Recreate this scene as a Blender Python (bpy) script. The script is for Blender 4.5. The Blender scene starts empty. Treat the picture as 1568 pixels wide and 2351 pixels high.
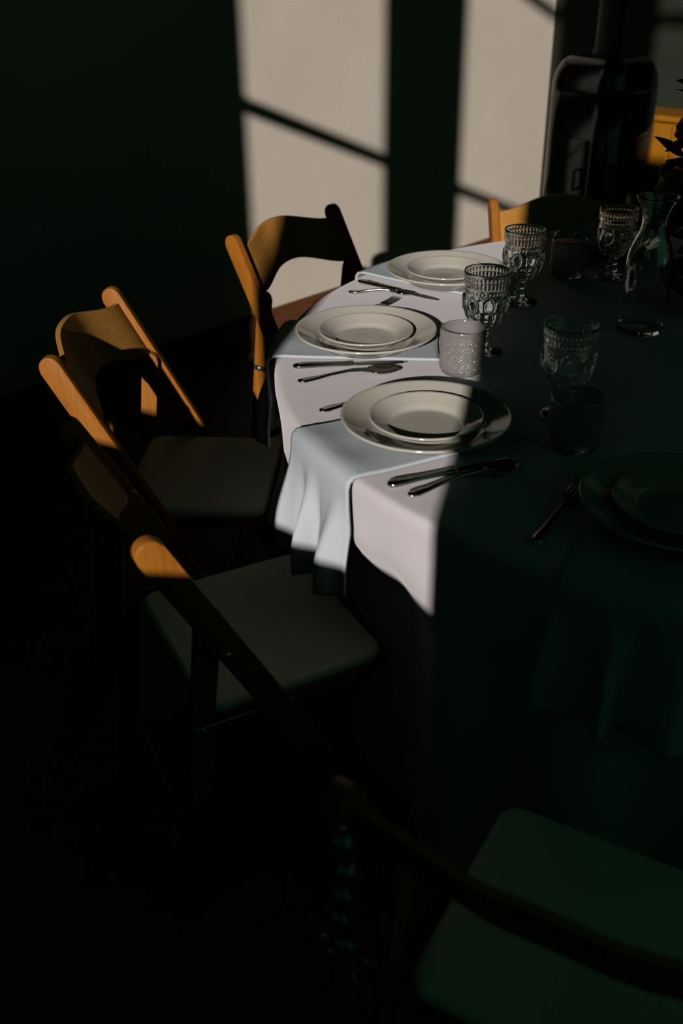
import bpy, bmesh, math, random
from math import sin, cos, pi, radians, sqrt
from mathutils import Vector, Matrix

random.seed(7)
SC = bpy.context.scene
COL = SC.collection

# ------------------------------------------------------------------ camera
cam_d = bpy.data.cameras.new('camera')
cam_d.sensor_fit = 'VERTICAL'
cam_d.sensor_height = 36.0
cam_d.sensor_width = 24.0
cam_d.lens = 35.0
cam_d.clip_start = 0.05
cam = bpy.data.objects.new('camera', cam_d)
COL.objects.link(cam)
PITCH, ROLL = radians(30.0), radians(-0.7)
fwd = Vector((0, cos(PITCH), -sin(PITCH)))
up = Vector((0, sin(PITCH), cos(PITCH)))
rgt = Vector((1, 0, 0))
r2 = rgt * cos(ROLL) + up * sin(ROLL)
u2 = -rgt * sin(ROLL) + up * cos(ROLL)
M = Matrix((r2, u2, -fwd)).transposed().to_4x4()
M.translation = Vector((0, 0, 1.45))
cam.matrix_world = M
cam_d.dof.use_dof = True
cam_d.dof.focus_distance = 1.95
cam_d.dof.aperture_fstop = 3.5
SC.camera = cam

# ------------------------------------------------------------------ world, sun, exposure
W = bpy.data.worlds.new('dim_surroundings')
SC.world = W
W.use_nodes = True
bg = W.node_tree.nodes['Background']
bg.inputs['Color'].default_value = (0.15, 0.78, 0.45, 1)
bg.inputs["Strength"].default_value = 0.17

SUN_AZ, SUN_EL = radians(77.0), radians(18.5)
sun_d = bpy.data.lights.new('low_sun', 'SUN')
sun_d.energy = 12.5
sun_d.angle = radians(0.60)
sun_d.color = (1.0, 0.95, 0.90)
sun = bpy.data.objects.new('low_sun', sun_d)
COL.objects.link(sun)
travel = Vector((cos(SUN_EL) * cos(SUN_AZ), cos(SUN_EL) * sin(SUN_AZ), -sin(SUN_EL)))
sun.rotation_euler = travel.to_track_quat('-Z', 'Y').to_euler()
sun.location = (-1.5, -6, 4)

vs = SC.view_settings
vs.view_transform = 'Standard'
vs.look = 'None'
vs.gamma = 1.0
vs.use_curve_mapping = False
vs.exposure = 0.0
SC.cycles.max_bounces = 10
SC.cycles.transmission_bounces = 10
SC.cycles.caustics_reflective = True
SC.cycles.caustics_refractive = True
SC.cycles.blur_glossy = 0.3
SC.cycles.sample_clamp_indirect = 4.0


# ------------------------------------------------------------------ materials
def new_mat(name, base, rough=0.5, metal=0.0, spec=0.5, coat=0.0):
    m = bpy.data.materials.new(name)
    m.use_nodes = True
    b = m.node_tree.nodes['Principled BSDF']
    b.inputs['Base Color'].default_value = (*base, 1)
    b.inputs['Roughness'].default_value = rough
    b.inputs['Metallic'].default_value = metal
    b.inputs['Specular IOR Level'].default_value = spec
    b.inputs['Coat Weight'].default_value = coat
    return m


def nodes(m):
    return m.node_tree.nodes, m.node_tree.links, m.node_tree.nodes['Principled BSDF']


def noise_mix(m, c1, c2, scale, detail=3.0, stretch=(1, 1, 1), lo=0.35, hi=0.65):
    n, l, b = nodes(m)
    tc = n.new('ShaderNodeTexCoord')
    mp = n.new('ShaderNodeMapping')
    mp.inputs['Scale'].default_value = stretch
    nz = n.new('ShaderNodeTexNoise')
    nz.inputs['Scale'].default_value = scale
    nz.inputs['Detail'].default_value = detail
    rp = n.new('ShaderNodeValToRGB')
    rp.color_ramp.elements[0].position = lo
    rp.color_ramp.elements[1].position = hi
    rp.color_ramp.elements[0].color = (*c1, 1)
    rp.color_ramp.elements[1].color = (*c2, 1)
    l.new(tc.outputs['Object'], mp.inputs['Vector'])
    l.new(mp.outputs['Vector'], nz.inputs['Vector'])
    l.new(nz.outputs['Fac'], rp.inputs['Fac'])
    l.new(rp.outputs['Color'], b.inputs['Base Color'])
    return nz


def add_bump(m, scale, strength, dist=0.001, stretch=(1, 1, 1), detail=2.0):
    n, l, b = nodes(m)
    tc = n.new('ShaderNodeTexCoord')
    mp = n.new('ShaderNodeMapping')
    mp.inputs['Scale'].default_value = stretch
    nz = n.new('ShaderNodeTexNoise')
    nz.inputs['Scale'].default_value = scale
    nz.inputs['Detail'].default_value = detail
    bp = n.new('ShaderNodeBump')
    bp.inputs['Strength'].default_value = strength
    bp.inputs['Distance'].default_value = dist
    l.new(tc.outputs['Object'], mp.inputs['Vector'])
    l.new(mp.outputs['Vector'], nz.inputs['Vector'])
    l.new(nz.outputs['Fac'], bp.inputs['Height'])
    l.new(bp.outputs['Normal'], b.inputs['Normal'])


def wood(name, c1, c2, stretch, rough=0.38, coat=0.25):
    m = new_mat(name, c1, rough, coat=coat)
    n, l, b = nodes(m)
    b.inputs['Coat Roughness'].default_value = 0.25
    b.inputs['Specular IOR Level'].default_value = 0.07
    nz = noise_mix(m, c1, c2, 9.0, 4.0, stretch, 0.30, 0.72)
    nz.inputs['Distortion'].default_value = 0.6
    return m


MAT = {}
MAT['plaster'] = new_mat('warm_plaster', (0.185, 0.16, 0.13), 0.75, spec=0.25)
noise_mix(MAT['plaster'], (0.178, 0.155, 0.126), (0.193, 0.168, 0.138), 2.2, 4.0)
add_bump(MAT['plaster'], 60, 0.15, 0.002)
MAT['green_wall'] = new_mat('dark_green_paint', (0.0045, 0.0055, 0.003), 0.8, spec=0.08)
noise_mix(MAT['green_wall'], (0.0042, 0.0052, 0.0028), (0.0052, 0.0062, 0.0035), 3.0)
MAT['ceiling'] = new_mat('ceiling_paint', (0.10, 0.10, 0.09), 0.9, spec=0.1)
MAT['floor'] = wood('dark_floor_wood', (0.026, 0.021, 0.014), (0.040, 0.031, 0.020), (0.6, 8, 1), 0.5, 0.0)
MAT['base'] = wood('stained_baseboard', (0.030, 0.011, 0.0045), (0.045, 0.018, 0.007), (1, 1, 14), 0.4, 0.1)
MAT['cloth'] = new_mat('white_linen', (0.170, 0.156, 0.160), 0.9, spec=0.15)
MAT['cloth'].node_tree.nodes['Principled BSDF'].inputs['Sheen Weight'].default_value = 0.1
add_bump(MAT['cloth'], 900, 0.25, 0.0006)
MAT['napkin'] = new_mat('pale_blue_napkin', (0.128, 0.140, 0.146), 0.85, spec=0.2)
add_bump(MAT['napkin'], 1100, 0.2, 0.0005)
MAT['porcelain'] = new_mat('glazed_porcelain', (0.135, 0.125, 0.108), 0.10, spec=0.5)
MAT['honey'] = wood('honey_beech', (0.080, 0.027, 0.0022), (0.108, 0.038, 0.0042), (14, 14, 1.0), 0.48, 0.0)
MAT['honey_slat'] = wood('honey_plywood', (0.112, 0.050, 0.0085), (0.142, 0.065, 0.0135), (1.0, 14, 14), 0.5, 0.0)
MAT['pad'] = new_mat('ivory_vinyl', (0.27, 0.255, 0.20), 0.55, spec=0.3)
add_bump(MAT['pad'], 260, 0.2, 0.001)
MAT['steel'] = new_mat('dull_steel', (0.22, 0.22, 0.22), 0.35, metal=1.0)
MAT['silver'] = new_mat('polished_silver', (0.32, 0.30, 0.26), 0.09, metal=1.0)
MAT['glass'] = new_mat('clear_glass', (0.93, 0.95, 0.94), 0.0)
_b = MAT['glass'].node_tree.nodes['Principled BSDF']
_b.inputs['Transmission Weight'].default_value = 1.0
_b.inputs['IOR'].default_value = 1.5
MAT['frost'] = new_mat('frosted_glass', (0.86, 0.83, 0.81), 0.05)
_b = MAT['frost'].node_tree.nodes['Principled BSDF']
_b.inputs['Transmission Weight'].default_value = 1.0
_b.inputs['IOR'].default_value = 1.45
_n, _l = MAT['frost'].node_tree.nodes, MAT['frost'].node_tree.links
_s = _n.new('ShaderNodeBsdfPrincipled')
_s.inputs['Base Color'].default_value = (0.120, 0.112, 0.109, 1)
_s.inputs['Roughness'].default_value = 0.13
_mx = _n.new('ShaderNodeMixShader')
_mx.inputs['Fac'].default_value = 0.42
_l.new(_b.outputs['BSDF'], _mx.inputs[1])
_l.new(_s.outputs['BSDF'], _mx.inputs[2])
_l.new(_mx.outputs['Shader'], _n['Material Output'].inputs['Surface'])
MAT['iron'] = new_mat('black_enamel', (0.004, 0.006, 0.005), 0.15, spec=0.38)
MAT['iron_dull'] = new_mat('black_iron', (0.008, 0.009, 0.008), 0.6, spec=0.3)
MAT['amber'] = wood('amber_pine', (0.070, 0.026, 0.0008), (0.110, 0.043, 0.0014), (12, 12, 0.8), 0.5, 0.1)
MAT['leaf'] = new_mat('dark_leaf', (0.018, 0.030, 0.014), 0.5, spec=0.3)
noise_mix(MAT['leaf'], (0.014, 0.024, 0.010), (0.03, 0.042, 0.022), 20)
MAT['pale_leaf'] = new_mat('pale_leaf', (0.12, 0.14, 0.09), 0.6, spec=0.3)
MAT['petal'] = new_mat('rust_petal', (0.09, 0.018, 0.006), 0.6)
MAT['bowl'] = new_mat('matte_black_ceramic', (0.004, 0.004, 0.004), 0.6, spec=0.2)
MAT['bead'] = new_mat('dark_teal_bead', (0.01, 0.022, 0.020), 0.12, spec=0.6)
MAT['thread'] = new_mat('dark_thread', (0.012, 0.014, 0.014), 0.9)
MAT['frame'] = new_mat('window_frame_paint', (0.06, 0.06, 0.055), 0.6)
MAT['rubber'] = new_mat('foot_glide', (0.01, 0.01, 0.01), 0.7)
MAT['ply'] = wood('table_plywood', (0.16, 0.09, 0.04), (0.22, 0.13, 0.06), (1, 12, 1), 0.5, 0.0)


# ------------------------------------------------------------------ helpers
def obj(name, bm, mat, parent=None, smooth=True, loc=None):
    me = bpy.data.meshes.new(name)
    bmesh.ops.recalc_face_normals(bm, faces=bm.faces)
    bm.to_mesh(me)
    bm.free()
    if smooth:
        for p in me.polygons:
            p.use_smooth = True
    me.materials.append(mat)
    o = bpy.data.objects.new(name, me)
    COL.objects.link(o)
    if parent is not None:
        o.parent = parent
    if loc is not None:
        o.location = loc
    return o


def sharp(o, deg=35):
    """smooth shading that keeps creases"""
    me = o.data
    bm = bmesh.new()
    bm.from_mesh(me)
    for e in bm.edges:
        if len(e.link_faces) == 2 and e.calc_face_angle(0) > radians(deg):
            e.smooth = False
    bm.to_mesh(me)
    bm.free()
    return o


def thing(name, label, cat, loc=(0, 0, 0), rz=0.0, group=None):
    o = bpy.data.objects.new(name, None)
    o.empty_display_size = 0.05
    COL.objects.link(o)
    o.location = loc
    o.rotation_euler = (0, 0, rz)
    return tag(o, label, cat, group)


def tag(o, label, cat, group=None):
    o['label'] = label
    o['category'] = cat
    if group:
        o['group'] = group
    return o


def struct(o, label=None):
    o['kind'] = 'structure'
    if label:
        o['label'] = label
    return o


def dup(root, loc, rz, label=None, group=None):
    r = root.copy()
    COL.objects.link(r)
    r.location = loc
    r.rotation_euler = (0, 0, rz)
    if label:
        r['label'] = label
    if group:
        r['group'] = group
    for ch in [o for o in bpy.data.objects if o.parent == root]:
        c = ch.copy()
        COL.objects.link(c)
        c.parent = r
        for g in [o for o in bpy.data.objects if o.parent == ch]:
            d = g.copy()
            COL.objects.link(d)
            d.parent = c
    return r


def box(bm, lo, hi, mtx=None):
    x0, y0, z0 = lo
    x1, y1, z1 = hi
    vs_ = [bm.verts.new(p) for p in ((x0, y0, z0), (x1, y0, z0), (x1, y1, z0), (x0, y1, z0),
                                     (x0, y0, z1), (x1, y0, z1), (x1, y1, z1), (x0, y1, z1))]
    if mtx is not None:
        for v in vs_:
            v.co = mtx @ v.co
    fs = []
    for f in ((0, 3, 2, 1), (4, 5, 6, 7), (0, 1, 5, 4), (1, 2, 6, 5), (2, 3, 7, 6), (3, 0, 4, 7)):
        fs.append(bm.faces.new([vs_[i] for i in f]))
    return vs_


def bevel_all(bm, w, seg=2):
    bmesh.ops.bevel(bm, geom=list(bm.edges), offset=w, offset_type='OFFSET', segments=seg, profile=0.5, affect='EDGES')


def bx(lo, hi, w=0.0, seg=2, mtx=None):
    bm = bmesh.new()
    box(bm, lo, hi, mtx)
    if w:
        bevel_all(bm, w, seg)
    return bm


def rings(rows, close_bottom=True, close_top=True, loop=False):
    """rows: list of rings, each a list of points -> skin"""
    bm = bmesh.new()
    vr = []
    for row in rows:
        vr.append([bm.verts.new(p) for p in row])
    n = len(rows[0])
    m = len(rows)
    for i in range(m if loop else m - 1):
        a, b = vr[i], vr[(i + 1) % m]
        for j in range(n):
            k = (j + 1) % n
            bm.faces.new((a[j], a[k], b[k], b[j]))
    if not loop:
        if close_bottom:
            bm.faces.new(list(reversed(vr[0])))
        if close_top:
            bm.faces.new(vr[-1])
    return bm


def lathe(prof, n=64, fn=None):
    """closed solid of revolution: prof (r,z) from axis to axis; first/last r may be 0"""
    bm = bmesh.new()
    vr = []
    for (r, z) in prof:
        if r < 1e-6:
            vr.append([bm.verts.new((0, 0, z))])
        else:
            row = []
            for j in range(n):
                t = 2 * pi * j / n
                rr = r + (fn(t, z, r) if fn else 0.0)
                row.append(bm.verts.new((rr * cos(t), rr * sin(t), z)))
            vr.append(row)
    for a, b in zip(vr, vr[1:]):
        for j in range(n):
            k = (j + 1) % n
            if len(a) == 1 and len(b) == 1:
                continue
            if len(a) == 1:
                bm.faces.new((a[0], b[k], b[j]))
            elif len(b) == 1:
                bm.faces.new((a[j], a[k], b[0]))
            else:
                bm.faces.new((a[j], a[k], b[k], b[j]))
    return bm


def tube(pts, rad, n=10, caps=True):
    """sweep a circle (radius list or number) along points"""
    pts = [Vector(p) for p in pts]
    rows = []
    prev = None
    for i, p in enumerate(pts):
        t = (pts[min(i + 1, len(pts) - 1)] - pts[max(i - 1, 0)]).normalized()
        a = prev if prev is not None else (Vector((0, 0, 1)) if abs(t.z) < 0.9 else Vector((1, 0, 0)))
        s = t.cross(a).normalized()
        w = s.cross(t).normalized()
        prev = w
        r = rad[i] if isinstance(rad, (list, tuple)) else rad
        rows.append([p + s * (r * cos(2 * pi * j / n)) + w * (r * sin(2 * pi * j / n)) for j in range(n)])
    return rings(rows, caps, caps)


def smooth01(x):
    x = max(0.0, min(1.0, x))
    return x * x * (3 - 2 * x)


# ------------------------------------------------------------------ the room (axes turned 45.75 degrees)
ROOM = radians(45.75)
UH = Vector((cos(ROOM), sin(ROOM), 0))
VH = Vector((-sin(ROOM), cos(ROOM), 0))
RM = Matrix.Rotation(ROOM, 4, 'Z')          # room (u,v,z) -> world


def room_obj(name, bm, mat, parent=None, smooth=False):
    bm.transform(RM)
    return obj(name, bm, mat, parent, smooth)


V_WALL, U_BACK, U_WIN, H = 2.948, 4.53, -0.60, 4.0
V_END = -1.7            # ceiling stops here, side left open so the teal world fills the shadows
V_SCREEN = -4.5  # window wall lengthened to here as an added screen against the sun
struct(room_obj('floor', bx((U_WIN - 0.1, V_SCREEN, -0.1), (U_BACK + 0.1, V_WALL + 0.1, 0)), MAT['floor']))
struct(room_obj('ceiling', bx((U_WIN - 0.1, V_END, H), (U_BACK + 0.1, V_WALL + 0.1, H + 0.1)), MAT['ceiling']))
struct(room_obj('wall_left', bx((U_WIN - 0.02, V_WALL, 0), (U_BACK, V_WALL + 0.1, H)), MAT['plaster']))
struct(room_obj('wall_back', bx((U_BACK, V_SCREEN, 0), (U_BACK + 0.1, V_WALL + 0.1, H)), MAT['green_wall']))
bmb = bx((U_WIN + 0.001, V_WALL - 0.020, 0.0), (U_BACK - 0.001, V_WALL, 0.118))
box(bmb, (U_WIN + 0.001, V_WALL - 0.012, 0.118), (U_BACK - 0.001, V_WALL, 0.14))
struct(room_obj('baseboard_left', bmb, MAT['base']))

# window wall behind the camera: openings as (v_low, v_high, z_low)
ZTOP = 3.85
OPEN = [(0.566, 1.036, 1.198), (-0.208, 0.249, 1.198), (-0.984, -0.705, 2.50)]
MUNT = [2.158, 3.130]
FR = 0.03
bmw = bmesh.new()
vcuts = sorted({V_SCREEN, V_WALL, *[o[0] - FR for o in OPEN], *[o[1] + FR for o in OPEN]})
for a, b in zip(vcuts, vcuts[1:]):
    hit = [o for o in OPEN if abs(o[0] - FR - a) < 1e-6]
    if hit:
        box(bmw, (U_WIN - 0.02, a, 0), (U_WIN, b, hit[0][2] - FR))
        box(bmw, (U_WIN - 0.02, a, ZTOP + FR), (U_WIN, b, H))
    else:
        box(bmw, (U_WIN - 0.02, a, 0), (U_WIN, b, H))
struct(room_obj('wall_front', bmw, MAT['plaster']))
for i, (a, b, z0) in enumerate(OPEN):
    bmf = bmesh.new()
    box(bmf, (U_WIN - 0.018, a - FR, z0 - FR), (U_WIN + 0.004, b + FR, z0))
    box(bmf, (U_WIN - 0.018, a - FR, ZTOP), (U_WIN + 0.004, b + FR, ZTOP + FR))
    box(bmf, (U_WIN - 0.018, a - FR, z0), (U_WIN + 0.004, a, ZTOP))
    box(bmf, (U_WIN - 0.018, b, z0), (U_WIN + 0.004, b + FR, ZTOP))
    wf = struct(room_obj('window_%d' % (i + 1), bmf, MAT['frame']))
    for zm in MUNT:
        if zm > z0 + 0.1:
            room_obj('muntin', bx((U_WIN - 0.016, a, zm - 0.026), (U_WIN, b, zm + 0.026)), MAT['frame'], wf)

# ------------------------------------------------------------------ table and cloth
TC = Vector((0.792, 1.802))
TR = 0.912
TOP = 0.75
tb = thing('banquet_table', 'round banquet table hidden under the white tablecloth', 'table', (TC.x, TC.y, 0))
obj('tabletop', lathe([(0, 0.720), (TR - 0.02, 0.720), (TR - 0.008, 0.728), (TR - 0.008, 0.740), (TR - 0.014, 0.7465), (0, 0.7465)], 96), MAT['ply'], tb)
for k in range(4):
    t = pi / 4 + k * pi / 2
    p0 = (0.45 * cos(t), 0.45 * sin(t), 0.0)
    p1 = (0.40 * cos(t), 0.40 * sin(t), 0.7195)
    obj('leg', tube([p0, p1], 0.016, 12), MAT['steel'], tb)


def wrap(a):
    while a > 180:
        a -= 360
    while a < -180:
        a += 360
    return a


def pleat(t):
    return (0.5 * sin(17 * t + 0.6) + 0.35 * sin(27 * t + 2.0 + 0.8 * sin(3 * t)) + 0.3 * sin(9 * t + 1.1))


def skirt_r(t, z):
    """radius of the hanging cloth"""
    d = max(0.0, (TOP - 0.030) - z)
    amp = 0.030 * (1 - math.exp(-d / 0.30))
    r = TR + 0.004 - 0.012 * (1 - math.exp(-d / 0.10)) + amp * (pleat(t) + 0.15)
    deg = math.degrees(t)
    g = 1 - math.exp(-(d / 0.14) ** 1.5)
    r += g * (0.026 * math.exp(-(wrap(deg + 136) / 4.5) ** 2) - 0.030 * math.exp(-(wrap(deg + 144.5) / 3.0) ** 2) + 0.016 * math.exp(-(wrap(deg + 167) / 2.5) ** 2) - 0.014 * math.exp(-(wrap(deg + 172) / 2.2) ** 2))
    # the chairs drawn up at about 202 and 95 degrees push the cloth in
    w = max(smooth01((24 - abs(wrap(deg - 202))) / 12.0), smooth01((24 - abs(wrap(deg - 95))) / 12.0)) * smooth01((0.66 - z) / 0.16)
    r = r * (1 - w) + 0.835 * w
    return r


bmc = bmesh.new()
NT = 432
prof = [(0.25, TOP), (0.5, TOP), (0.7, TOP), (0.82, TOP), (0.88, TOP), (TR - 0.010, TOP), (TR - 0.004, TOP - 0.0008), (TR, TOP - 0.003), (TR + 0.003, TOP - 0.008)]
cv = bmc.verts.new((TC.x, TC.y, TOP))
prev = None
zs = [TOP - 0.014, TOP - 0.02, TOP - 0.027, TOP - 0.034]
z = TOP - 0.045
while z > 0.07:
    zs.append(z)
    z -= 0.018
rowlist = []
for (r, z) in prof:
    rowlist.append([(r, z)] * NT)
for z in zs:
    rowlist.append([(max(skirt_r(2 * pi * j / NT, z), 0.0) if z < TOP - 0.03 else TR + 0.0045, z) for j in range(NT)])
for row in rowlist:
    cur = []
    for j, (r, z) in enumerate(row):
        t = 2 * pi * j / NT
        zz = z + (0.0006 * sin(5 * t + 20 * r) * sin(14 * r) if z == TOP and r < 0.85 else 0)
        cur.append(bmc.verts.new((TC.x + r * cos(t), TC.y + r * sin(t), zz)))
    for j in range(NT):
        k = (j + 1) % NT
        if prev is None:
            bmc.faces.new((cv, cur[j], cur[k]))
        else:
            bmc.faces.new((prev[j], cur[j], cur[k], prev[k]))
    prev = cur
cl = obj('tablecloth', bmc, MAT['cloth'])
tag(cl, 'white cloth draped over the round table down to the floor', 'tablecloth')

# ------------------------------------------------------------------ napkins
def napkin(edge_mid, ang, width, inner, drop, label, seed, flare=0.0, taper=0.0, waves=2.5, crest=0.002):
    """strip lying radially on the table and hanging over its edge; ang is the outward direction in degrees"""
    d = Vector((cos(radians(ang)), sin(radians(ang))))
    nrm = Vector((-d.y, d.x))
    rnd = random.Random(seed)
    ph = rnd.uniform(0, 6.28)
    nw, ns = 36, 54
    th = 0.0050
    rows = []
    L = inner + drop
    bm = bmesh.new()

    def pt(a, s, lift):
        w = a * width / 2 * (1 + (flare * smooth01((inner - s) / inner) if s < inner else -taper * smooth01((s - inner) / drop)))
        q = Vector(edge_mid) + nrm * w
        # where this strand crosses the table rim
        rel = q - TC
        bq = rel.dot(d)
        cq = rel.dot(rel) - (TR + 0.004) ** 2
        te = -bq + sqrt(max(bq * bq - cq, 0.0))
        rim = q + d * te
        if s <= inner:
            p = rim - d * (inner - s)
            if (p - TC).length > TR - 0.006:
                zz = TOP + 0.001
            else:
                zz = TOP + 0.0015
            soft = 0.0015 * sin(a * 3 + ph) ** 2 * smooth01((s - 0.12) / 0.2)
            soft += crest * math.exp(-((inner - s) / 0.035) ** 2) * (1 - a * a * 0.6)
            return Vector((p.x, p.y, zz + lift + soft))
        h = s - inner
        rad2 = 0.012
        if h < rad2 * 1.57:
            f = h / rad2
            out, dn = rad2 * sin(f), rad2 * (1 - cos(f))
        else:
            out, dn = rad2, h - 0.57 * rad2
        hang = smooth01((h - 0.02) / 0.16)
        out += 0.020 * hang * sin(a * pi * waves + ph) + 0.008 * hang * sin(a * 5.3 * waves + 1 + ph)
        tang = 0.010 * hang * sin(a * 4.0 + ph)
        t = math.atan2(rim.y - TC.y, rim.x - TC.x)
        z = TOP + 0.0015 + lift * max(0.0, 1 - h / 0.02) + crest * (1 - a * a * 0.6) * max(0.0, 1 - h / 0.03) - dn
        base = max(TR + 0.004, skirt_r(t, z) if z < TOP - 0.03 else TR + 0.004)
        rr = base + 0.016 * hang + max(0.0, out - 0.0) + lift + 0.0015
        p = TC + (rim - TC).normalized() * rr + nrm * tang
        return Vector((p.x, p.y, z))

    grid = []
    for side, lift in ((0, 0.0), (1, th)):
        g = []
        for i in range(ns + 1):
            s = L * i / ns
            g.append([bm.verts.new(pt(-1 + 2 * j / nw, s, lift)) for j in range(nw + 1)])
        grid.append(g)
    for g in grid:
        for i in range(ns):
            for j in range(nw):
                bm.faces.new((g[i][j], g[i][j + 1], g[i + 1][j + 1], g[i + 1][j]))
    g0, g1 = grid
    for i in range(ns):
        bm.faces.new((g0[i][0], g0[i + 1][0], g1[i + 1][0], g1[i][0]))
        bm.faces.new((g0[i][nw], g1[i][nw], g1[i + 1][nw], g0[i + 1][nw]))
    for j in range(nw):
        bm.faces.new((g0[0][j], g1[0][j], g1[0][j + 1], g0[0][j + 1]))
        bm.faces.new((g0[ns][j], g0[ns][j + 1], g1[ns][j + 1], g1[ns][j]))
    return tag(obj('cloth_napkin', bm, MAT['napkin']), label, 'napkin', 'napkins under the plates')


NAP_Z = 0.005
napkin((0.120, 2.420), 143, 0.20, 0.30, 0.20, 'pale blue napkin under the plate beside the crossed knife and spoon', 3)
napkin((-0.110, 1.905), 175, 0.205, 0.315, 0.20, 'pale napkin with a boxy folded end beside the sunlit beaded tumbler', 5)
napkin((-0.020, 1.390), 207, 0.195, 0.31, 0.215, 'pale blue napkin hanging in soft pleats over the table edge', 11, taper=0.12, crest=0.007)
P5 = TC + Vector((-0.33, -0.63))
napkin(TC + Vector((cos(radians(242)), sin(radians(242)))) * TR, 242, 0.20, 0.31, 0.20, 'napkin under the plate lying wholly in shade beside its fork', 17)
napkin(TC + Vector((cos(radians(98)), sin(radians(98)))) * TR, 98, 0.20, 0.31, 0.20, 'napkin under the shaded plate behind the ribbed tumbler', 19)

# folded end of the napkin by the tumbler: a second layer with a thicker roll
# ------------------------------------------------------------------ plates
def plate_prof(R, flat, rise, th):
    top = []
    n = 14
    top.append((0.0, 0.0045))
    top.append((flat * 0.6, 0.0045))
    for i in range(n + 1):
        f = i / n
        top.append((flat + (R - flat) * f, 0.0045 + (rise - 0.0045) * (0.85 * f + 0.15 * f * f) * smooth01(f * 2.2 + 0.1)))
    edge = [(R + th * 0.5, rise - th * 0.25), (R + th * 0.45, rise - th * 0.8), (R - 0.001, rise - th * 1.15)]
    bot = []
    for i in range(n, 3, -1):
        f = i / n
        r = flat + (R - flat) * f
        bot.append((r - 0.004, max(0.002, 0.0045 + (rise - 0.0045) * (0.75 * f + 0.25 * f * f) - th * 1.25)))
    bot += [(flat * 1.12, 0.0), (flat * 1.02, 0.0), (flat * 0.95, 0.0015), (0.0, 0.0015)]
    return [(0.0, 0.0015)] + list(reversed(bot))[1:] + list(reversed(edge)) + list(reversed(top))


def plate(kind, R, flat, rise, th, first):
    if first is None:
        bm = lathe(plate_prof(R, flat, rise, th), 96)
        return obj(kind, bm, MAT['porcelain'])
    o = first.copy()
    COL.objects.link(o)
    return o


PL = [(TC.x - 0.543, TC.y + 0.472, 'with the crossed knife and spoon on its near side', 'small'),
      (TC.x - 0.740, TC.y + 0.064, 'on the box-folded napkin beside the knife and spoon', 'small'),
      (TC.x - 0.654, TC.y - 0.344, 'half in shadow on the hanging napkin', 'small'),
      (P5.x, P5.y, 'lying wholly in shade beside a lone fork', 'small'),
      (TC.x - 0.105, TC.y + 0.715, 'in shade behind the ribbed tumbler', 'small')]
PL_LAB = ['beside the crossed knife and spoon', 'on the box-folded napkin', 'half in shadow on the hanging napkin', 'lying in shade beside a fork', 'in shade behind the ribbed tumbler']
d0 = s0 = None
for (x, y, _a, _k), lab in zip(PL, PL_LAB):
    d = plate('dinner_plate', 0.136, 0.078, 0.032, 0.005, d0)
    d0 = d0 or d
    d.location = (x, y, TOP + 0.0075)
    tag(d, 'large cream dinner plate ' + lab, 'plate', 'dinner plates around the table')
    s = plate('salad_plate', 0.091, 0.055, 0.0255, 0.0042, s0)
    s0 = s0 or s
    s.location = (x, y, TOP + 0.0075 + 0.0050)
    tag(s, 'small cream plate stacked on the dinner plate ' + lab, 'plate', 'small plates stacked on dinner plates')


# ------------------------------------------------------------------ cutlery
def strip_loft(sec):
    """sec: list of (x, half_width, z_mid, half_thick) along +x -> rounded flat bar"""
    n = 12
    rows = []
    for (x, w, zc, h) in sec:
        row = []
        for j in range(n):
            t = 2 * pi * j / n
            cx, sx = cos(t), sin(t)
            row.append((x, w * math.copysign(abs(cx) ** 0.7, cx), zc + h * math.copysign(abs(sx) ** 0.8, sx)))
        rows.append(row)
    return rings(rows)


def place_cut(root, a, ang, z):
    root.location = (a[0], a[1], z)
    root.rotation_euler = (0, 0, radians(ang))


def make_knife(label):
    k = thing('table_knife', label, 'knife', group='silver cutlery on the cloth')
    L = 0.215
    obj('handle', strip_loft([(0.0, 0.002, 0.004, 0.001), (0.003, 0.0075, 0.004, 0.0035), (0.012, 0.0098, 0.0042, 0.0042), (0.026, 0.0088, 0.0042, 0.0042),
                              (0.05, 0.0066, 0.0042, 0.0038), (0.085, 0.0062, 0.004, 0.0036), (0.105, 0.0072, 0.004, 0.0036), (0.110, 0.006, 0.004, 0.003)]), MAT['silver'], k)
    obj('blade', strip_loft([(0.109, 0.0048, 0.0035, 0.0018), (0.118, 0.0070, 0.003, 0.0014), (0.150, 0.0088, 0.003, 0.0010), (0.185, 0.0090, 0.003, 0.0009),
                             (0.205, 0.0070, 0.003, 0.0008), (L, 0.0015, 0.003, 0.0006)]), MAT['silver'], k)
    return k


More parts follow.
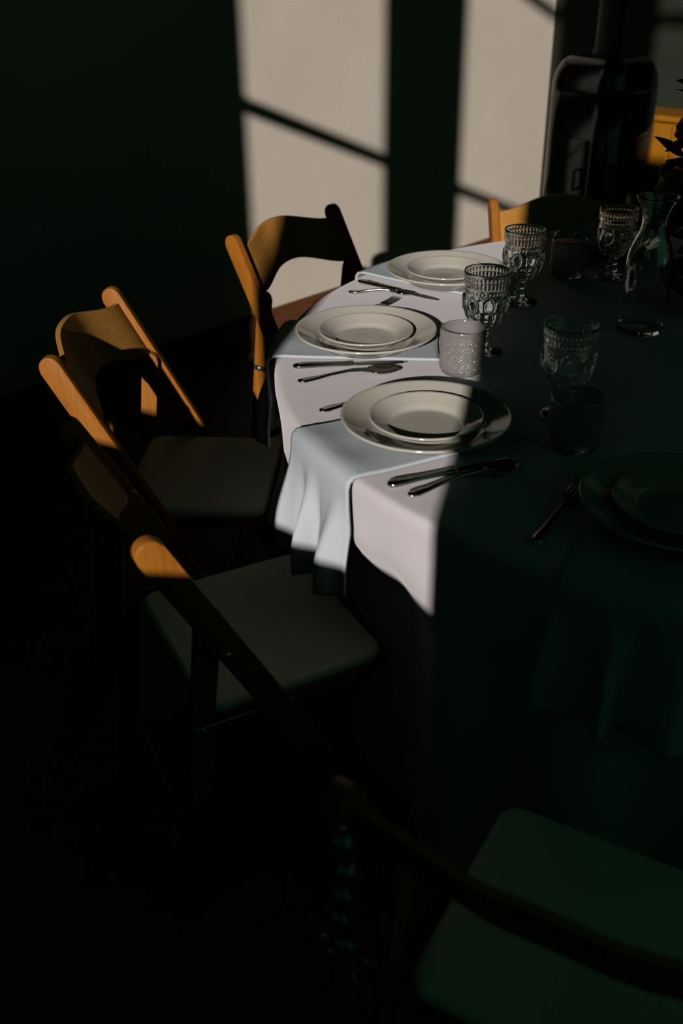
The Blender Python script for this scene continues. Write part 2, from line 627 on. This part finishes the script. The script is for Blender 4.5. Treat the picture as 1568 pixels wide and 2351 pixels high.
def make_spoon(label, L=0.195):
    k = thing('table_spoon', label, 'spoon', group='silver cutlery on the cloth')
    f = L / 0.195
    obj('handle', strip_loft([(0.0, 0.002, 0.006, 0.001), (0.003 * f, 0.0065, 0.0058, 0.0022), (0.014 * f, 0.0092, 0.0055, 0.0024), (0.030 * f, 0.0072, 0.0065, 0.0022),
                              (0.060 * f, 0.0042, 0.0105, 0.0022), (0.095 * f, 0.0034, 0.0135, 0.0023), (0.120 * f, 0.0034, 0.0120, 0.0024), (0.134 * f, 0.0045, 0.0085, 0.0022)]), MAT['silver'], k)
    # bowl: shallow ellipsoid cup
    bm = bmesh.new()
    a, b, dp = 0.033 * f, 0.0205 * f, 0.0085 * f
    cx = 0.163 * f
    nu, nv = 28, 8
    layers = []
    for off in (0.0, -0.0012):
        g = []
        for i in range(nv + 1):
            rr = i / nv
            row = []
            for j in range(nu):
                t = 2 * pi * j / nu
                egg = 1 - 0.10 * cos(t)
                zz = 0.0098 - dp * (1 - rr * rr) + 0.0016 * rr * rr * cos(t) * -1
                row.append(bm.verts.new((cx + (a + off * 0.2) * rr * cos(t), (b + off * 0.2) * rr * sin(t) * egg, zz + off)))
            g.append(row)
        layers.append(g)
    for g in layers:
        for i in range(nv):
            for j in range(nu):
                kx = (j + 1) % nu
                if i == 0:
                    continue
                bm.faces.new((g[i][j], g[i][kx], g[i + 1][kx], g[i + 1][j]))
        bm.faces.new(g[1])
    for j in range(nu):
        kx = (j + 1) % nu
        bm.faces.new((layers[0][nv][j], layers[0][nv][kx], layers[1][nv][kx], layers[1][nv][j]))
    bmesh.ops.delete(bm, geom=[v for v in bm.verts if not v.link_faces], context='VERTS')
    obj('spoon_bowl', bm, MAT['silver'], k)
    return k


def make_fork(label):
    k = thing('table_fork', label, 'fork', group='silver cutlery on the cloth')
    obj('handle', strip_loft([(0.0, 0.002, 0.006, 0.001), (0.003, 0.0065, 0.0058, 0.0020), (0.014, 0.0090, 0.0055, 0.0022), (0.030, 0.0070, 0.006, 0.0020),
                              (0.060, 0.0042, 0.0075, 0.0020), (0.095, 0.0034, 0.009, 0.0020), (0.112, 0.0036, 0.0085, 0.0020), (0.124, 0.0085, 0.006, 0.0014),
                              (0.134, 0.0115, 0.0042, 0.0012), (0.142, 0.0120, 0.0040, 0.0011)]), MAT['silver'], k)
    for i in range(4):
        y = -0.0098 + i * 0.00655
        bm = strip_loft([(0.1415, 0.0020, 0.0040, 0.0011), (0.160, 0.0018, 0.0045, 0.0010), (0.178, 0.0014, 0.0062, 0.0009), (0.188, 0.0005, 0.0085, 0.0005)])
        bm.transform(Matrix.Translation((0, y, 0)))
        obj('tine', bm, MAT['silver'], k)
    return k


CZ = TOP + 0.0012
kn1 = make_knife('table knife crossing the spoon tip beside the napkin corner')
place_cut(kn1, (0.046, 2.257), -36.3, CZ + 0.0065)
kn1.rotation_euler = (0, radians(1.6), radians(-36.3))
kn1.location.z = CZ + 0.0085
sp1 = make_spoon('small spoon with its bowl under the knife blade', 0.150)
place_cut(sp1, (0.022, 2.196), -8, CZ)
kn2 = dup(kn1, (-0.088, 1.753, CZ), radians(4.6), 'table knife beside the box-folded napkin, blade tip towards the tumbler')
sp2 = make_spoon('table spoon beside the knife along the box-folded napkin')
place_cut(sp2, (-0.076, 1.675), 16.2, CZ)
fk2 = make_fork('table fork with its tines out past the plate towards the crossed knife')
place_cut(fk2, (0.012, 2.001), 51.6, CZ)
kn3 = dup(kn1, (0.068, 1.282, CZ), radians(22.3), 'table knife running from sunlight into shadow by the hanging napkin')
sp3 = dup(sp2, (0.096, 1.247, CZ), radians(28.5), 'table spoon with its bowl in shadow by the table edge')
fk3 = dup(fk2, (-0.035, 1.544, CZ), radians(27.8), 'table fork tucked under the rim of the half-shadowed plate')
fk5 = dup(fk2, (0.254, 1.114, CZ), radians(59.4), 'lone table fork in deep shade beside the unlit plate')


# ------------------------------------------------------------------ glassware
def gob_fn(t, z, r):
    d = 0.0
    if 0.1465 < z < 0.1545:
        d += 0.0011 * max(0, cos((z - 0.1505) / 0.004 * pi / 2)) * (0.5 + 0.5 * cos(36 * t))
    if 0.131 < z < 0.1455:
        d += 0.0013 * smooth01((z - 0.131) / 0.002) * smooth01((0.1455 - z) / 0.002) * abs(cos(18 * t))
    if 0.121 < z < 0.127:
        d += 0.0011 * max(0, cos((z - 0.124) / 0.003 * pi / 2)) * (0.5 + 0.5 * cos(36 * t + 1))
    if 0.082 < z < 0.122:
        best = 0.0
        for k in range(8):
            a = (t - k * pi / 4 + pi) % (2 * pi) - pi
            e = sqrt((a * 0.043 / 0.0105) ** 2 + ((z - 0.102) / 0.0155) ** 2)
            if e < 1.0:
                best = max(best, 0.0022 * sqrt(max(0, 1 - (e / 1.0) ** 2)) if e < 0.78 else 0.0034 * smooth01((1 - e) / 0.08))
        d += best
    if 0.050 < z <= 0.090:
        w = smooth01((z - 0.050) / 0.006) * smooth01((0.092 - z) / 0.006)
        d += 0.0019 * w * abs(sin(8 * t))
    return d


def gob_base(z):
    pts = [(0.046, 0.0085), (0.050, 0.0150), (0.056, 0.0235), (0.064, 0.0310), (0.074, 0.0370), (0.086, 0.0403), (0.102, 0.0418), (0.120, 0.0412),
           (0.128, 0.0395), (0.130, 0.0398), (0.138, 0.0415), (0.150, 0.0428), (0.158, 0.0440), (0.160, 0.0440)]
    for (z0, r0), (z1, r1) in zip(pts, pts[1:]):
        if z <= z1:
            return r0 + (r1 - r0) * max(0, (z - z0)) / (z1 - z0)
    return pts[-1][1]


def make_goblet(label):
    g = thing('goblet', label, 'goblet', group='pressed glass goblets on the table')
    n = 288
    pr = [(0.0, 0.046)]
    z = 0.046
    while z < 0.1595:
        pr.append((gob_base(z), z))
        z += 0.00105
    pr += [(0.0440, 0.1595), (0.0432, 0.1606), (0.0420, 0.1606), (0.0412, 0.1592)]
    z = 0.156
    while z > 0.055:
        pr.append((max(gob_base(z) - 0.0035, 0.004), z))
        z -= 0.004
    pr += [(0.012, 0.0535), (0.0, 0.0525)]
    obj('bowl', lathe(pr, n, gob_fn_outer), MAT['glass'], g)
    st = [(0.0, 0.0072), (0.0125, 0.0072), (0.0090, 0.0110), (0.0085, 0.0140), (0.0125, 0.0185), (0.0148, 0.0215), (0.0125, 0.0250), (0.0085, 0.0285),
          (0.0080, 0.0320), (0.0108, 0.0345), (0.0112, 0.0365), (0.0085, 0.0395), (0.0080, 0.0430), (0.0085, 0.0457), (0.0, 0.0457)]
    obj('stem', lathe(st, 48), MAT['glass'], g)

    def ft(t, z, r):
        if 0.018 < r < 0.036 and z > 0.001:
            return 0.0
        return 0.0
    bmf = lathe([(0.0, 0.0), (0.0360, 0.0), (0.0375, 0.0012), (0.0372, 0.0026), (0.033, 0.0038), (0.029, 0.0044), (0.025, 0.0050), (0.021, 0.0056), (0.017, 0.0062), (0.013, 0.0068), (0.0, 0.0068)], 96)
    for v in bmf.verts:
        r = sqrt(v.co.x ** 2 + v.co.y ** 2)
        if v.co.z > 0.003 and 0.015 < r < 0.035:
            t = math.atan2(v.co.y, v.co.x)
            v.co.z += 0.0010 * (cos(24 * t + r * 700))
    obj('foot', bmf, MAT['glass'], g)
    return g


_outer_done = {'last': -1.0}


def gob_fn_outer(t, z, r):
    # ornament only on the outer skin (the inner skin has a smaller radius at the same height)
    return gob_fn(t, z, r) if r > gob_base(z) - 0.001 and z < 0.159 else 0.0


g1 = make_goblet('ribbed glass goblet behind the sunlit beaded tumbler')
g1.location = (0.278, 1.827, TOP + 0.001)
g2 = dup(g1, (0.397, 2.123, TOP + 0.001), 0.3, 'ribbed glass goblet between the crossed-knife plate and the shaded beaded tumbler')
g3 = dup(g1, (0.372, 1.526, TOP + 0.001), 0.7, 'ribbed glass goblet standing in shade directly behind a dim tumbler')
g4 = dup(g1, (0.640, 2.297, TOP + 0.001), 0.15, 'ribbed glass goblet beside the tall glass carafe')


def make_tumbler(label):
    g = thing('beaded_tumbler', label, 'tumbler', group='beaded tumblers on the table')
    Ht, R0 = 0.086, 0.0400
    rowsz = []
    z = 0.010
    k = 0
    while z < 0.077:
        h = 0.0046 if k % 4 == 1 else 0.0036
        rowsz.append((z + h / 2, h, 0.0026 if k % 4 == 1 else 0.0018))
        z += h
        k += 1

    def fn(t, z, r):
        if r < R0 - 0.0022:
            return 0.0
        for i, (zc, h, a) in enumerate(rowsz):
            e = (z - zc) / (h * 0.48)
            if abs(e) < 1:
                sh = (i % 2) * pi
                f = 0.5 + 0.5 * cos(44 * t + sh)
                return a * sqrt(1 - e * e) * f
        return 0.0
    pr = [(0.0, 0.0), (0.030, 0.0), (0.0350, 0.0012), (0.0378, 0.004), (0.0390, 0.008)]
    z = 0.010
    while z < 0.0775:
        pr.append((0.0390 + 0.0012 * (z / Ht), z))
        z += 0.00072
    pr += [(0.0402, 0.079), (0.0406, 0.083), (0.0405, 0.0852), (0.0397, 0.0862), (0.0386, 0.0858), (0.0378, 0.084), (0.0372, 0.070), (0.0362, 0.020), (0.0345, 0.0115), (0.030, 0.0088), (0.0, 0.0082)]
    obj('glass_wall', lathe(pr, 264, fn), MAT['frost'], g)
    return g


t1 = make_tumbler('frosted beaded tumbler standing in full sunlight')
# a one-piece tumbler: keep the mesh itself as the thing
def flatten(root):
    ch = [o for o in bpy.data.objects if o.parent == root][0]
    ch.parent = None
    nm, lab, cat, grp = root.name, root['label'], root['category'], root.get('group')
    bpy.data.objects.remove(root)
    ch.name = nm
    tag(ch, lab, cat, grp)
    return ch


t1 = flatten(t1)
t1.location = (0.225, 1.727, TOP + 0.0008)
t2 = dup(t1, (0.540, 2.318, TOP + 0.0008), 0.4, 'beaded tumbler in shade in front of the far chair')
t3 = dup(t1, (0.366, 1.412, TOP + 0.0008), 1.1, 'dim beaded tumbler standing in deep shade in front of a goblet')

car = [(0.0, 0.0), (0.042, 0.0), (0.0465, 0.002), (0.0480, 0.006), (0.0478, 0.03), (0.0468, 0.08), (0.0455, 0.125), (0.0440, 0.150), (0.0405, 0.166), (0.0340, 0.182), (0.0278, 0.197),
       (0.0248, 0.210), (0.0245, 0.220), (0.0265, 0.232), (0.0310, 0.245), (0.0365, 0.256), (0.0400, 0.262), (0.0408, 0.2645), (0.0400, 0.2660), (0.0388, 0.2650)]
inner = [(0.0345, 0.2555), (0.0288, 0.2445), (0.0243, 0.2315), (0.0223, 0.220), (0.0226, 0.210), (0.0256, 0.197), (0.0318, 0.182), (0.0383, 0.166), (0.0418, 0.150), (0.0433, 0.125),
         (0.0446, 0.08), (0.0456, 0.03), (0.0455, 0.012), (0.042, 0.009), (0.0, 0.010)]


def refine(pr, k=3):
    out = []
    n = len(pr)
    for i in range(n - 1):
        p0, p1, p2, p3 = pr[max(i - 1, 0)], pr[i], pr[i + 1], pr[min(i + 2, n - 1)]
        for j in range(k):
            t = j / k
            f = [0.5 * ((2 * b) + (-a + c) * t + (2 * a - 5 * b + 4 * c - d) * t * t + (-a + 3 * b - 3 * c + d) * t ** 3) for a, b, c, d in zip(p0, p1, p2, p3)]
            out.append((max(f[0], 0.0), max(f[1], 0.0)))
    out.append(pr[-1])
    return out


cpr = [(0.0, 0.0), (0.042, 0.0)] + refine(car[2:], 3) + refine(inner[:-2], 3) + inner[-2:]
cf = obj('glass_carafe', lathe(cpr, 96), MAT['glass'], loc=(0.612, 1.940, TOP + 0.0008))
tag(cf, 'tall empty clear glass carafe with a narrow waist and flared lip', 'carafe')


# ------------------------------------------------------------------ folding chairs
SL = 0.52                                  # forward travel of the rails per unit of drop
DN = Vector((0, SL, -1)).normalized()      # down along a rail
RT = 0.768
LEG_Y, LEG_Z = 0.092, 0.624            # top of the rear legs
LDN = Vector((0, -0.13, -1)).normalized()


def rail_mesh(x, top=None, dn=None, hw=0.0215, th=0.0115):
    """flat rail with a round upper end, cut level with the floor"""
    dn = DN if dn is None else dn
    nrm = Vector((0, -dn.z, dn.y))
    top = Vector((0, 0, RT)) if top is None else Vector(top)
    out = []
    c0 = top + dn * hw
    for i in range(11):
        a = pi * i / 10
        out.append(c0 + nrm * (hw * cos(a)) - dn * (hw * sin(a)))
    for sgn in (-1, 1):
        p = c0 + nrm * (hw * sgn)
        k = (p.z - 0.004) / -dn.z
        out.append(p + dn * k)
    bm = bmesh.new()
    f = [bm.verts.new((x - th, p.y, p.z)) for p in out]
    b = [bm.verts.new((x + th, p.y, p.z)) for p in out]
    bm.faces.new(f)
    bm.faces.new(list(reversed(b)))
    n = len(out)
    for i in range(n):
        k = (i + 1) % n
        bm.faces.new((f[i], b[i], b[k], f[k]))
    ed = [e for e in bm.edges if len({v.co.x > x for v in e.verts}) == 1]
    bmesh.ops.bevel(bm, geom=ed, offset=0.0030, segments=3, profile=0.5, affect='EDGES')
    return bm


def rounded_slab(hx, y0, y1, z0, z1, cr, er, puff=0.0):
    """cushion-like slab with rounded corners in plan and rounded edges"""
    cy, hy = (y0 + y1) / 2, (y1 - y0) / 2
    rows = []

    def ring(ins, z):
        row = []
        r = max(cr - ins, 0.004)
        for q, (sx, sy) in enumerate(((1, 1), (-1, 1), (-1, -1), (1, -1))):
            for i in range(8):
                a = q * pi / 2 + (pi / 2) * i / 7
                row.append((sx * (hx - ins - r) + r * cos(a), cy + sy * (hy - ins - r) + r * sin(a), z))
        return row
    for i in range(4):
        a = (pi / 2) * i / 3
        rows.append(ring(er * (1 - sin(a)) * 0.6, z0 + er * 0.6 * (1 - cos(a))))
    for i in range(6):
        a = (pi / 2) * i / 5
        rows.append(ring(er * (1 - cos(a)), z1 - er * (1 - sin(a))))
    for ins, up_ in ((0.04, 0.45), (0.08, 0.8), (0.13, 1.0)):
        rows.append(ring(er + ins, z1 + puff * up_))
    bm = rings(rows)
    return bm


def make_chair(label):
    c = thing('folding_chair', label, 'chair', group='wooden folding chairs around the table')
    XR = 0.2145
    for s in (-1, 1):
        r = sharp(obj('side_rail', rail_mesh(s * XR), MAT['honey'], c), 40)
        # pivot bolt on the outer face
        y, z = SL * (RT - 0.550) - 0.010, 0.550
        bm = lathe([(0, 0.0), (0.0062, 0.0), (0.0055, 0.0022), (0.003, 0.0034), (0, 0.0036)], 16)
        bm.transform(Matrix.Translation((s * (XR + 0.0113), y, z)) @ Matrix.Rotation(s * pi / 2, 4, 'Y'))
        obj('bolt', bm, MAT['steel'], r)
        g = bx((s * XR - 0.0105, SL * (RT - 0.004) - 0.010, 0.0), (s * XR + 0.0105, SL * (RT - 0.004) + 0.024, 0.0042))
        obj('glide', g, MAT['rubber'], r, smooth=False)
    # curved plywood back slat
    nx, nz = 40, 10
    XS = 0.2025

    def bell(a):
        return 0.5 + 0.5 * cos(pi * a)

    def sp(a, b, off):
        s_top = 0.036 - 0.036 * bell(a) ** 1.0
        s_bot = 0.168 - 0.046 * bell(a) ** 1.0
        s_ = s_top + (s_bot - s_top) * b
        p = Vector((XS * a, 0, RT)) + DN * s_
        p.y += 0.004 - 0.034 * smooth01((1 - abs(a)) / 0.8) + off
        return p
    bm = bmesh.new()
    T_ = 0.0105
    G = [[[bm.verts.new(sp(-1 + 2 * i / nx, j / nz, o_)) for j in range(nz + 1)] for i in range(nx + 1)] for o_ in (-T_ / 2, T_ / 2)]
    for g in G:
        for i in range(nx):
            for j in range(nz):
                bm.faces.new((g[i][j], g[i + 1][j], g[i + 1][j + 1], g[i][j + 1]))
    a, b = G
    for i in range(nx):
        bm.faces.new((a[i][0], b[i][0], b[i + 1][0], a[i + 1][0]))
        bm.faces.new((a[i][nz], a[i + 1][nz], b[i + 1][nz], b[i][nz]))
    for j in range(nz):
        bm.faces.new((a[0][j], a[0][j + 1], b[0][j + 1], b[0][j]))
        bm.faces.new((a[nx][j], b[nx][j], b[nx][j + 1], a[nx][j + 1]))
    sharp(obj('backrest', bm, MAT['honey_slat'], c), 50)
    # seat
    sharp(obj('seat_frame', rounded_slab(0.176, 0.082, 0.392, 0.376, 0.400, 0.030, 0.004), MAT['honey'], c), 40)
    obj('seat_pad', rounded_slab(0.176, 0.078, 0.396, 0.4003, 0.422, 0.030, 0.010, 0.005), MAT['pad'], c)
    # rear legs pivoted on the rails
    for s in (-1, 1):
        xl = s * 0.1905
        lg = sharp(obj('rear_leg', rail_mesh(xl, (0, LEG_Y, LEG_Z), LDN, 0.0185, 0.0100), MAT['honey'], c), 40)
        st = bx((xl + s * 0.0108 - 0.0007, 0.046, 0.394), (xl + s * 0.0108 + 0.0007, 0.215, 0.410), 0.0004, 1)
        obj('strap', st, MAT['steel'], lg, smooth=False)
        bm = lathe([(0, 0.0), (0.0060, 0.0), (0.0052, 0.0020), (0.003, 0.0030), (0, 0.0032)], 16)
        bm.transform(Matrix.Translation((xl + s * 0.0116, 0.063, 0.402)) @ Matrix.Rotation(s * pi / 2, 4, 'Y'))
        obj('bolt', bm, MAT['steel'], lg)
    # stretchers
    z = 0.20
    y = SL * (RT - z) + 0.004
    obj('stretcher', tube([(-0.2035, y, z), (0.2035, y, z)], 0.0105, 14), MAT['honey'], c)
    z = 0.16
    y = LEG_Y - 0.13 * (LEG_Z - z)
    obj('stretcher', tube([(-0.1800, y, z), (0.1800, y, z)], 0.0105, 14), MAT['honey'], c)
    return c


def chair_rot(fx, fy):
    return math.atan2(fy, fx) - pi / 2


ch1 = make_chair('honey wood folding chair with bolted rail before the bright sunlit wall')
FW = radians(-37.6)
ch1.location = (TC.x - 0.947, TC.y + 1.027, 0)
ch1.rotation_euler = (0, 0, FW - pi / 2)
ch2 = dup(ch1, (TC.x - 1.3335, TC.y + 0.1925, 0), radians(-4.35) - pi / 2, 'honey wood folding chair against the dark wall, both rails sunlit')
ch3 = dup(ch1, (TC.x - 1.153, TC.y - 0.5008, 0), radians(26.7) - pi / 2, 'shaded folding chair with pale seat, only one rail tip catching sun')
ch4 = dup(ch1, (0.462 + 0.215, 3.045 + 0.02, 0), radians(-84) - pi / 2, 'folding chair with half-lit back in front of the black stove')
ch5 = dup(ch1, (0.176, 0.556, 0), radians(60) - pi / 2, 'folding chair in near darkness with a bead strand on its rail')

# ------------------------------------------------------------------ stove
SU, SV = 4.08, 2.375
st = thing('cast_iron_stove', 'tall black enamel stove with rounded shoulders and flue pipe', 'stove')
st.location = RM @ Vector((SU, SV, 0))
st.rotation_euler = (0, 0, ROOM - radians(6))


def rr_ring(hx, hy, cr, z, n=10):
    row = []
    for q, (sx, sy) in enumerate(((1, 1), (-1, 1), (-1, -1), (1, -1))):
        for i in range(n):
            a = q * pi / 2 + (pi / 2) * i / (n - 1)
            row.append((sx * (hx - cr) + cr * cos(a), sy * (hy - cr) + cr * sin(a), z))
    return row


hx, hy, cr = 0.185, 0.19, 0.105
rows = [rr_ring(hx - 0.02, hy - 0.02, cr - 0.02, 0.06), rr_ring(hx, hy, cr, 0.07), rr_ring(hx, hy, cr, 0.30), rr_ring(hx, hy, cr, 0.60), rr_ring(hx, hy, cr, 0.875)]
obj('body', rings(rows), MAT['iron'], st)
rows = [rr_ring(hx - 0.002, hy - 0.002, cr, 0.878)]
for i in range(9):
    a = (pi / 2) * i / 8
    ins = 0.085 * (1 - cos(a))
    rows.append(rr_ring(hx - ins, hy - ins, max(cr - ins, 0.02), 0.885 + 0.125 * sin(a)))
rows.append(rr_ring(hx - 0.12, hy - 0.12, 0.018, 1.016))
obj('domed_top', rings(rows), MAT['iron'], st)
pipe = obj('flue_pipe', lathe([(0, 1.0165), (0.066, 1.0165), (0.066, 1.03), (0.058, 1.035), (0.058, 2.2), (0.058, H - 0.012), (0, H - 0.012)], 40), MAT['iron_dull'], st)
sharp(pipe, 40)
dr = sharp(obj('door', bx((-hx - 0.012, -0.09, 0.30), (-hx + 0.004, 0.09, 0.70), 0.005, 2), MAT['iron'], st), 30)
obj('door_handle', tube([(-hx - 0.012, -0.06, 0.50), (-hx - 0.045, -0.06, 0.50), (-hx - 0.045, -0.06, 0.58), (-hx - 0.012, -0.06, 0.58)], 0.007, 10), MAT['iron_dull'], dr)
for sx in (-1, 1):
    for sy in (-1, 1):
        obj('foot', tube([(sx * 0.13, sy * 0.13, 0.0), (sx * 0.13, sy * 0.13, 0.0598)], [0.016, 0.026], 12), MAT['iron_dull'], st)

# ------------------------------------------------------------------ plank cabinet beyond the stove
cb = thing('plank_cabinet', 'sunlit amber wood cabinet against the green wall behind the stove', 'cabinet')
cb.location = RM @ Vector((4.38, 2.12, 0))
cb.rotation_euler = (0, 0, ROOM)
obj('body', bx((-0.05, -0.30, 0.0), (0.145, 0.30, 0.735), 0.003, 1), MAT['amber'], cb, smooth=False)
obj('cabinet_top', bx((-0.075, -0.31, 0.7355), (0.147, 0.31, 0.760), 0.003, 1), MAT['amber'], cb, smooth=False)
for k in range(7):
    y0 = -0.296 + k * 0.0850
    obj('plank', bx((-0.062 - 0.003 * (k % 3), y0, 0.04), (-0.0502, y0 + 0.081, 0.725), 0.004, 2), MAT['amber'], cb, smooth=False)

# ------------------------------------------------------------------ centrepiece
CP = Vector((0.832, 2.085))
cpz = TOP + 0.001
ce = thing('flower_centrepiece', 'dark leafy flower arrangement in a low black bowl on the table', 'flower arrangement', (CP.x, CP.y, cpz))
obj('bowl', lathe([(0, 0), (0.06, 0), (0.075, 0.006), (0.105, 0.03), (0.135, 0.055), (0.142, 0.068), (0.138, 0.070), (0.128, 0.056), (0.098, 0.032), (0.07, 0.012), (0, 0.010)], 64), MAT['bowl'], ce)


def leaf_mesh(L, Wd):
    bm = bmesh.new()
    n = 8
    rows = []
    for i in range(n + 1):
        f = i / n
        w = Wd * sin(pi * f ** 0.8) ** 0.9 if 0 < f < 1 else 0.0006
        z = 0.35 * L * f - 0.55 * L * f * f
        rows.append([bm.verts.new((L * f, -w, z - 0.30 * w)), bm.verts.new((L * f, 0, z)), bm.verts.new((L * f, w, z - 0.30 * w))])
    for a, b in zip(rows, rows[1:]):
        for j in range(2):
            bm.faces.new((a[j], b[j], b[j + 1], a[j + 1]))
    bmesh.ops.solidify(bm, geom=list(bm.faces), thickness=0.0006)
    return bm


def bloom_mesh(R_):
    """ruffled round flower head"""
    bm = bmesh.new()
    bmesh.ops.create_icosphere(bm, subdivisions=4, radius=R_)
    for v in bm.verts:
        p = v.co.normalized()
        k = 0.5 + 0.5 * sin(9 * p.x + 4 * p.z) * sin(10 * p.y - 3 * p.x) * sin(9 * p.z + 2 * p.y)
        v.co = p * R_ * (0.86 + 0.28 * k)
    return bm


rnd = random.Random(21)
leaf0 = obj('leaf', leaf_mesh(0.072, 0.020), MAT['leaf'], ce)
leafp = obj('leaf', leaf_mesh(0.062, 0.024), MAT['pale_leaf'], ce)
used = {leaf0.name: False, leafp.name: False}


def put_leaf(src, p, d, roll):
    o = src
    if used[src.name]:
        o = src.copy()
        COL.objects.link(o)
    used[src.name] = True
    o.location = p
    q = Vector(d).normalized().to_track_quat('X', 'Z')
    o.rotation_euler = (q.to_matrix() @ Matrix.Rotation(roll, 3, 'X')).to_euler()
    sc_ = rnd.uniform(0.75, 1.2)
    o.scale = (sc_, sc_, sc_)


bloom0 = None
NS = 22
for k in range(NS):
    a = 2 * pi * k / NS + rnd.uniform(-0.12, 0.12)
    tall = 0.14 + 0.30 * ((k * 7) % NS) / NS
    spread = 0.115 * sqrt(max(0.05, 1 - ((tall - 0.24) / 0.24) ** 2))
    pts = []
    for i in range(6):
        f = i / 5
        rr = 0.025 + spread * f ** 1.2
        pts.append((rr * cos(a), rr * sin(a), 0.02 + tall * f))
    obj('stem', tube(pts, [0.0028 - 0.0014 * i / 5 for i in range(6)], 6), MAT['leaf'], ce)
    for i in range(1, 6):
        for sgn in (-1, 1):
            b = a + sgn * rnd.uniform(0.3, 1.3)
            dv = (cos(b), sin(b), rnd.uniform(-0.5, 0.8))
            put_leaf(leafp if rnd.random() < 0.14 else leaf0, pts[i], dv, rnd.uniform(-0.7, 0.7))
    if k % 2 == 0:
        if bloom0 is None:
            bl = bloom0 = obj('bloom', bloom_mesh(0.036), MAT['petal'], ce)
        else:
            bl = bloom0.copy()
            COL.objects.link(bl)
        bl.location = Vector(pts[-1]) + Vector((0, 0, 0.02))
        bl.rotation_euler = (rnd.uniform(0, 3), rnd.uniform(0, 3), rnd.uniform(0, 3))

# ------------------------------------------------------------------ bead strand on the near chair
BA = radians(60)
bs = thing('bead_strand', 'strand of dark glossy beads with a tied bow hanging from a chair rail', 'bead strand',
           (0.176 - 0.2145 * sin(BA), 0.556 + 0.2145 * cos(BA), 0.0), BA - pi / 2)
zb, yb, xb = 0.760, -0.040, 0.030
bm = bmesh.new()
bmesh.ops.create_uvsphere(bm, u_segments=18, v_segments=12, radius=0.0135)
bead0 = obj('bead', bm, MAT['bead'], bs)
for k in range(5):
    o = bead0 if k == 0 else bead0.copy()
    if k:
        COL.objects.link(o)
    o.location = (xb + 0.004 * sin(k * 1.7), yb, zb - 0.034 * k)
obj('cord', tube([(0, 0.034, 0.716), (0, 0.030, 0.738), (0, 0.018, 0.760), (0, 0.004, 0.7715), (0.004, -0.012, 0.768), (0.018, -0.030, 0.772), (xb, yb, zb + 0.012)], 0.0018, 6), MAT['thread'], bs)
zk = zb - 0.034 * 4 - 0.020
for sgn in (-1, 1):
    obj('bow_loop', tube([(xb, yb, zk), (xb + sgn * 0.016, yb, zk + 0.014), (xb + sgn * 0.032, yb, zk + 0.010), (xb + sgn * 0.028, yb, zk - 0.008), (xb + sgn * 0.004, yb, zk - 0.004)], 0.0042, 8), MAT['bead'], bs)
    obj('bow_tail', tube([(xb + sgn * 0.003, yb, zk - 0.006), (xb + sgn * 0.014, yb, zk - 0.036), (xb + sgn * 0.024, yb, zk - 0.075)], [0.004, 0.005, 0.003], 8), MAT['bead'], bs)
